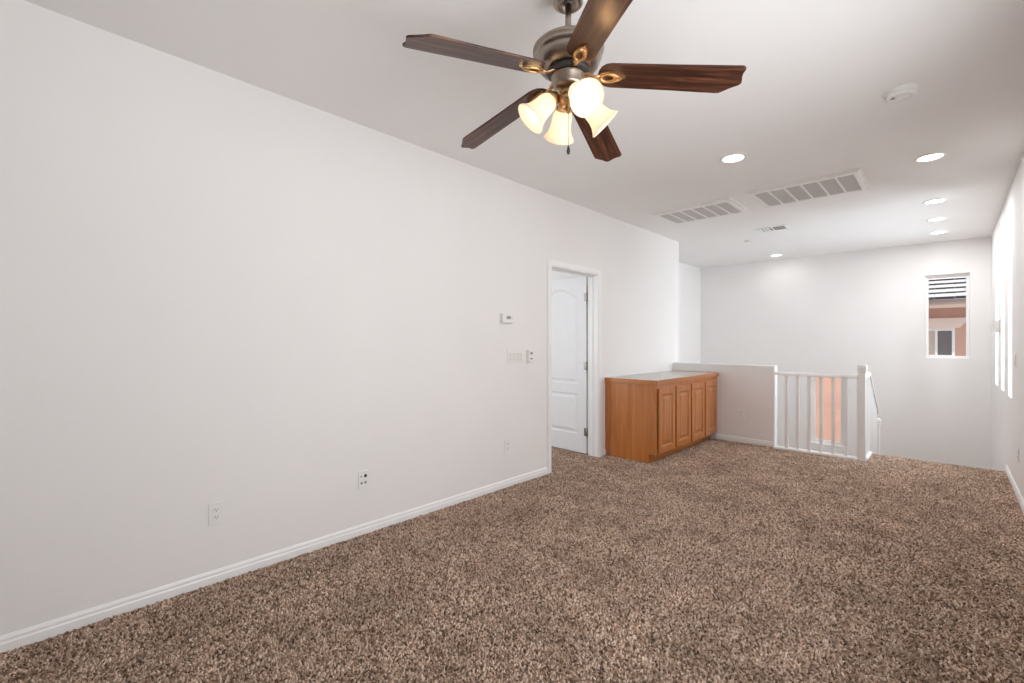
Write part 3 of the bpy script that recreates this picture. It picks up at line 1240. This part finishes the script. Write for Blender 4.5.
th = thing('thermostat', 'small white thermostat with display high on the left wall left of doorway', 'thermostat', (0, 2.912, 1.497))
bm = NB()
bx(bm, 0.0, 0.008, -0.072, 0.072, -0.044, 0.044)
obj('back_plate', bm, M['offwhite'], th, bevel=0.002)
bm = NB()
bx(bm, 0.008, 0.034, -0.068, 0.068, -0.040, 0.040)
body = obj('body', bm, M['white'], th, bevel=0.008, seg=3)
bm = NB()
bx(bm, 0.034, 0.0346, -0.022, 0.028, -0.006, 0.020)
obj('display', bm, M['grey'], body)
bm = NB()
bx(bm, 0.034, 0.036, 0.040, 0.052, -0.012, 0.018)
obj('button', bm, M['offwhite'], body)

fc = thing('fan_remote', 'white wall remote with two grey buttons mounted right of the switch plate', 'remote control', (0, 3.222, 1.158))
bm = NB()
bx(bm, 0.0, 0.012, -0.036, 0.036, -0.062, 0.062)
obj('wall_holder', bm, M['white'], fc, bevel=0.004)
bm = NB()
bx(bm, 0.012, 0.030, -0.034, 0.034, -0.056, 0.056)
hb = obj('handset', bm, M['white'], fc, bevel=0.005)
for zz, hh in ((0.026, 0.012), (-0.024, 0.007)):
    bm = NB()
    bx(bm, 0.030, 0.0325, -0.016, 0.018, zz - hh, zz + hh)
    obj('button', bm, M['grey'], hb, bevel=0.001)

cb = thing('door_chime_box', 'small beige box on the right wall near the far corner between the narrow windows', 'wall box', (XR, 7.64, 1.47), PI)
bm = NB()
bx(bm, 0.0005, 0.035, -0.05, 0.05, -0.07, 0.07)
obj('case', bm, M['offwhite'], cb, bevel=0.005)


# ------------------------------------------------------------------ the neighbouring house outside
NY = 12.5
nh = thing('neighbour_house', 'peach stucco house with tiled roof seen through the stairwell windows', 'house', (2.5, NY, -3.0))
bm = NB()
NWX0, NWX1, NWZ0, NWZ1 = 2.36, 2.92, 0.98, 1.56
slab(bm, 'y', NY, NY + 0.2, (-5.0, 8.0), (-3.0, 2.10), [(NWX0, NWX1, NWZ0, NWZ1)])
local(obj('wall', bm, M['stucco']), nh)
bm = NB()
prism(bm, [(2.20, 1.56), (2.98, 1.56), (3.14, 1.76), (2.20, 1.76)], lambda a, b, t: Vector((a, t, b)), NY - 0.10, NY)
bx(bm, 1.6, 2.2, NY - 0.10, NY, 1.56, 1.76)
local(obj('window_head_trim', bm, M['stucco2']), nh)
bm = NB()
slab(bm, 'y', NY - 0.03, NY + 0.05, (NWX0, NWX1), (NWZ0, NWZ1), [(NWX0 + 0.04, 2.63, NWZ0 + 0.05, NWZ1 - 0.05), (2.67, NWX1 - 0.045, NWZ0 + 0.05, NWZ1 - 0.05)])
wf = local(obj('window', bm, M['trim']), nh)
for a, b, mt in ((NWX0 + 0.03, 2.635, 'nblind'), (2.665, NWX1 - 0.035, 'npane')):
    bm = NB()
    bx(bm, a, b, NY, NY + 0.03, NWZ0 + 0.04, NWZ1 - 0.04)
    p = obj('pane', bm, M[mt])
    p.parent = wf
bm = NB()
bx(bm, -5.2, 8.2, NY - 0.42, NY, 1.97, 2.01)
bx(bm, -5.2, 8.2, NY - 0.46, NY - 0.42, 1.94, 2.10)
local(obj('eave', bm, M['soffit']), nh)
bm = NB()
tanp = 0.32
for k in range(14):
    y0 = NY - 0.52 + k * 0.38
    z0 = 2.10 + (y0 - NY + 0.52) * tanp
    rr = random.Random(k)
    x = -5.2 + (0.14 if k % 2 else 0.0)
    while x < 8.2:
        wv = 0.285
        dz = rr.uniform(-0.003, 0.003)
        T0, T1 = z0 + dz + 0.05, z0 + dz + 0.012 + 0.42 * tanp
        v = [bm.verts.new(p) for p in ((x, y0, T0), (x + wv, y0, T0), (x + wv, y0 + 0.42, T1), (x, y0 + 0.42, T1),
                                       (x, y0 + 0.012, T0 - 0.05), (x + wv, y0 + 0.012, T0 - 0.05), (x + wv, y0 + 0.42, T1 - 0.05), (x, y0 + 0.42, T1 - 0.05))]
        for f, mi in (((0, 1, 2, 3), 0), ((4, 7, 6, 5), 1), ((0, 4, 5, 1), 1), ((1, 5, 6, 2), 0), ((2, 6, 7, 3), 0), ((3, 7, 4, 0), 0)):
            bm.faces.new([v[i] for i in f]).material_index = mi
        x += 0.29
local(obj('tiled_roof', bm, [M['tile'], M['tile_shadow']]), nh)
bm = NB()
bx(bm, -20, 20, YF + 0.15, 30, -3.1, -3.0)
g = obj('ground', bm, M['earth'])
struct(g)
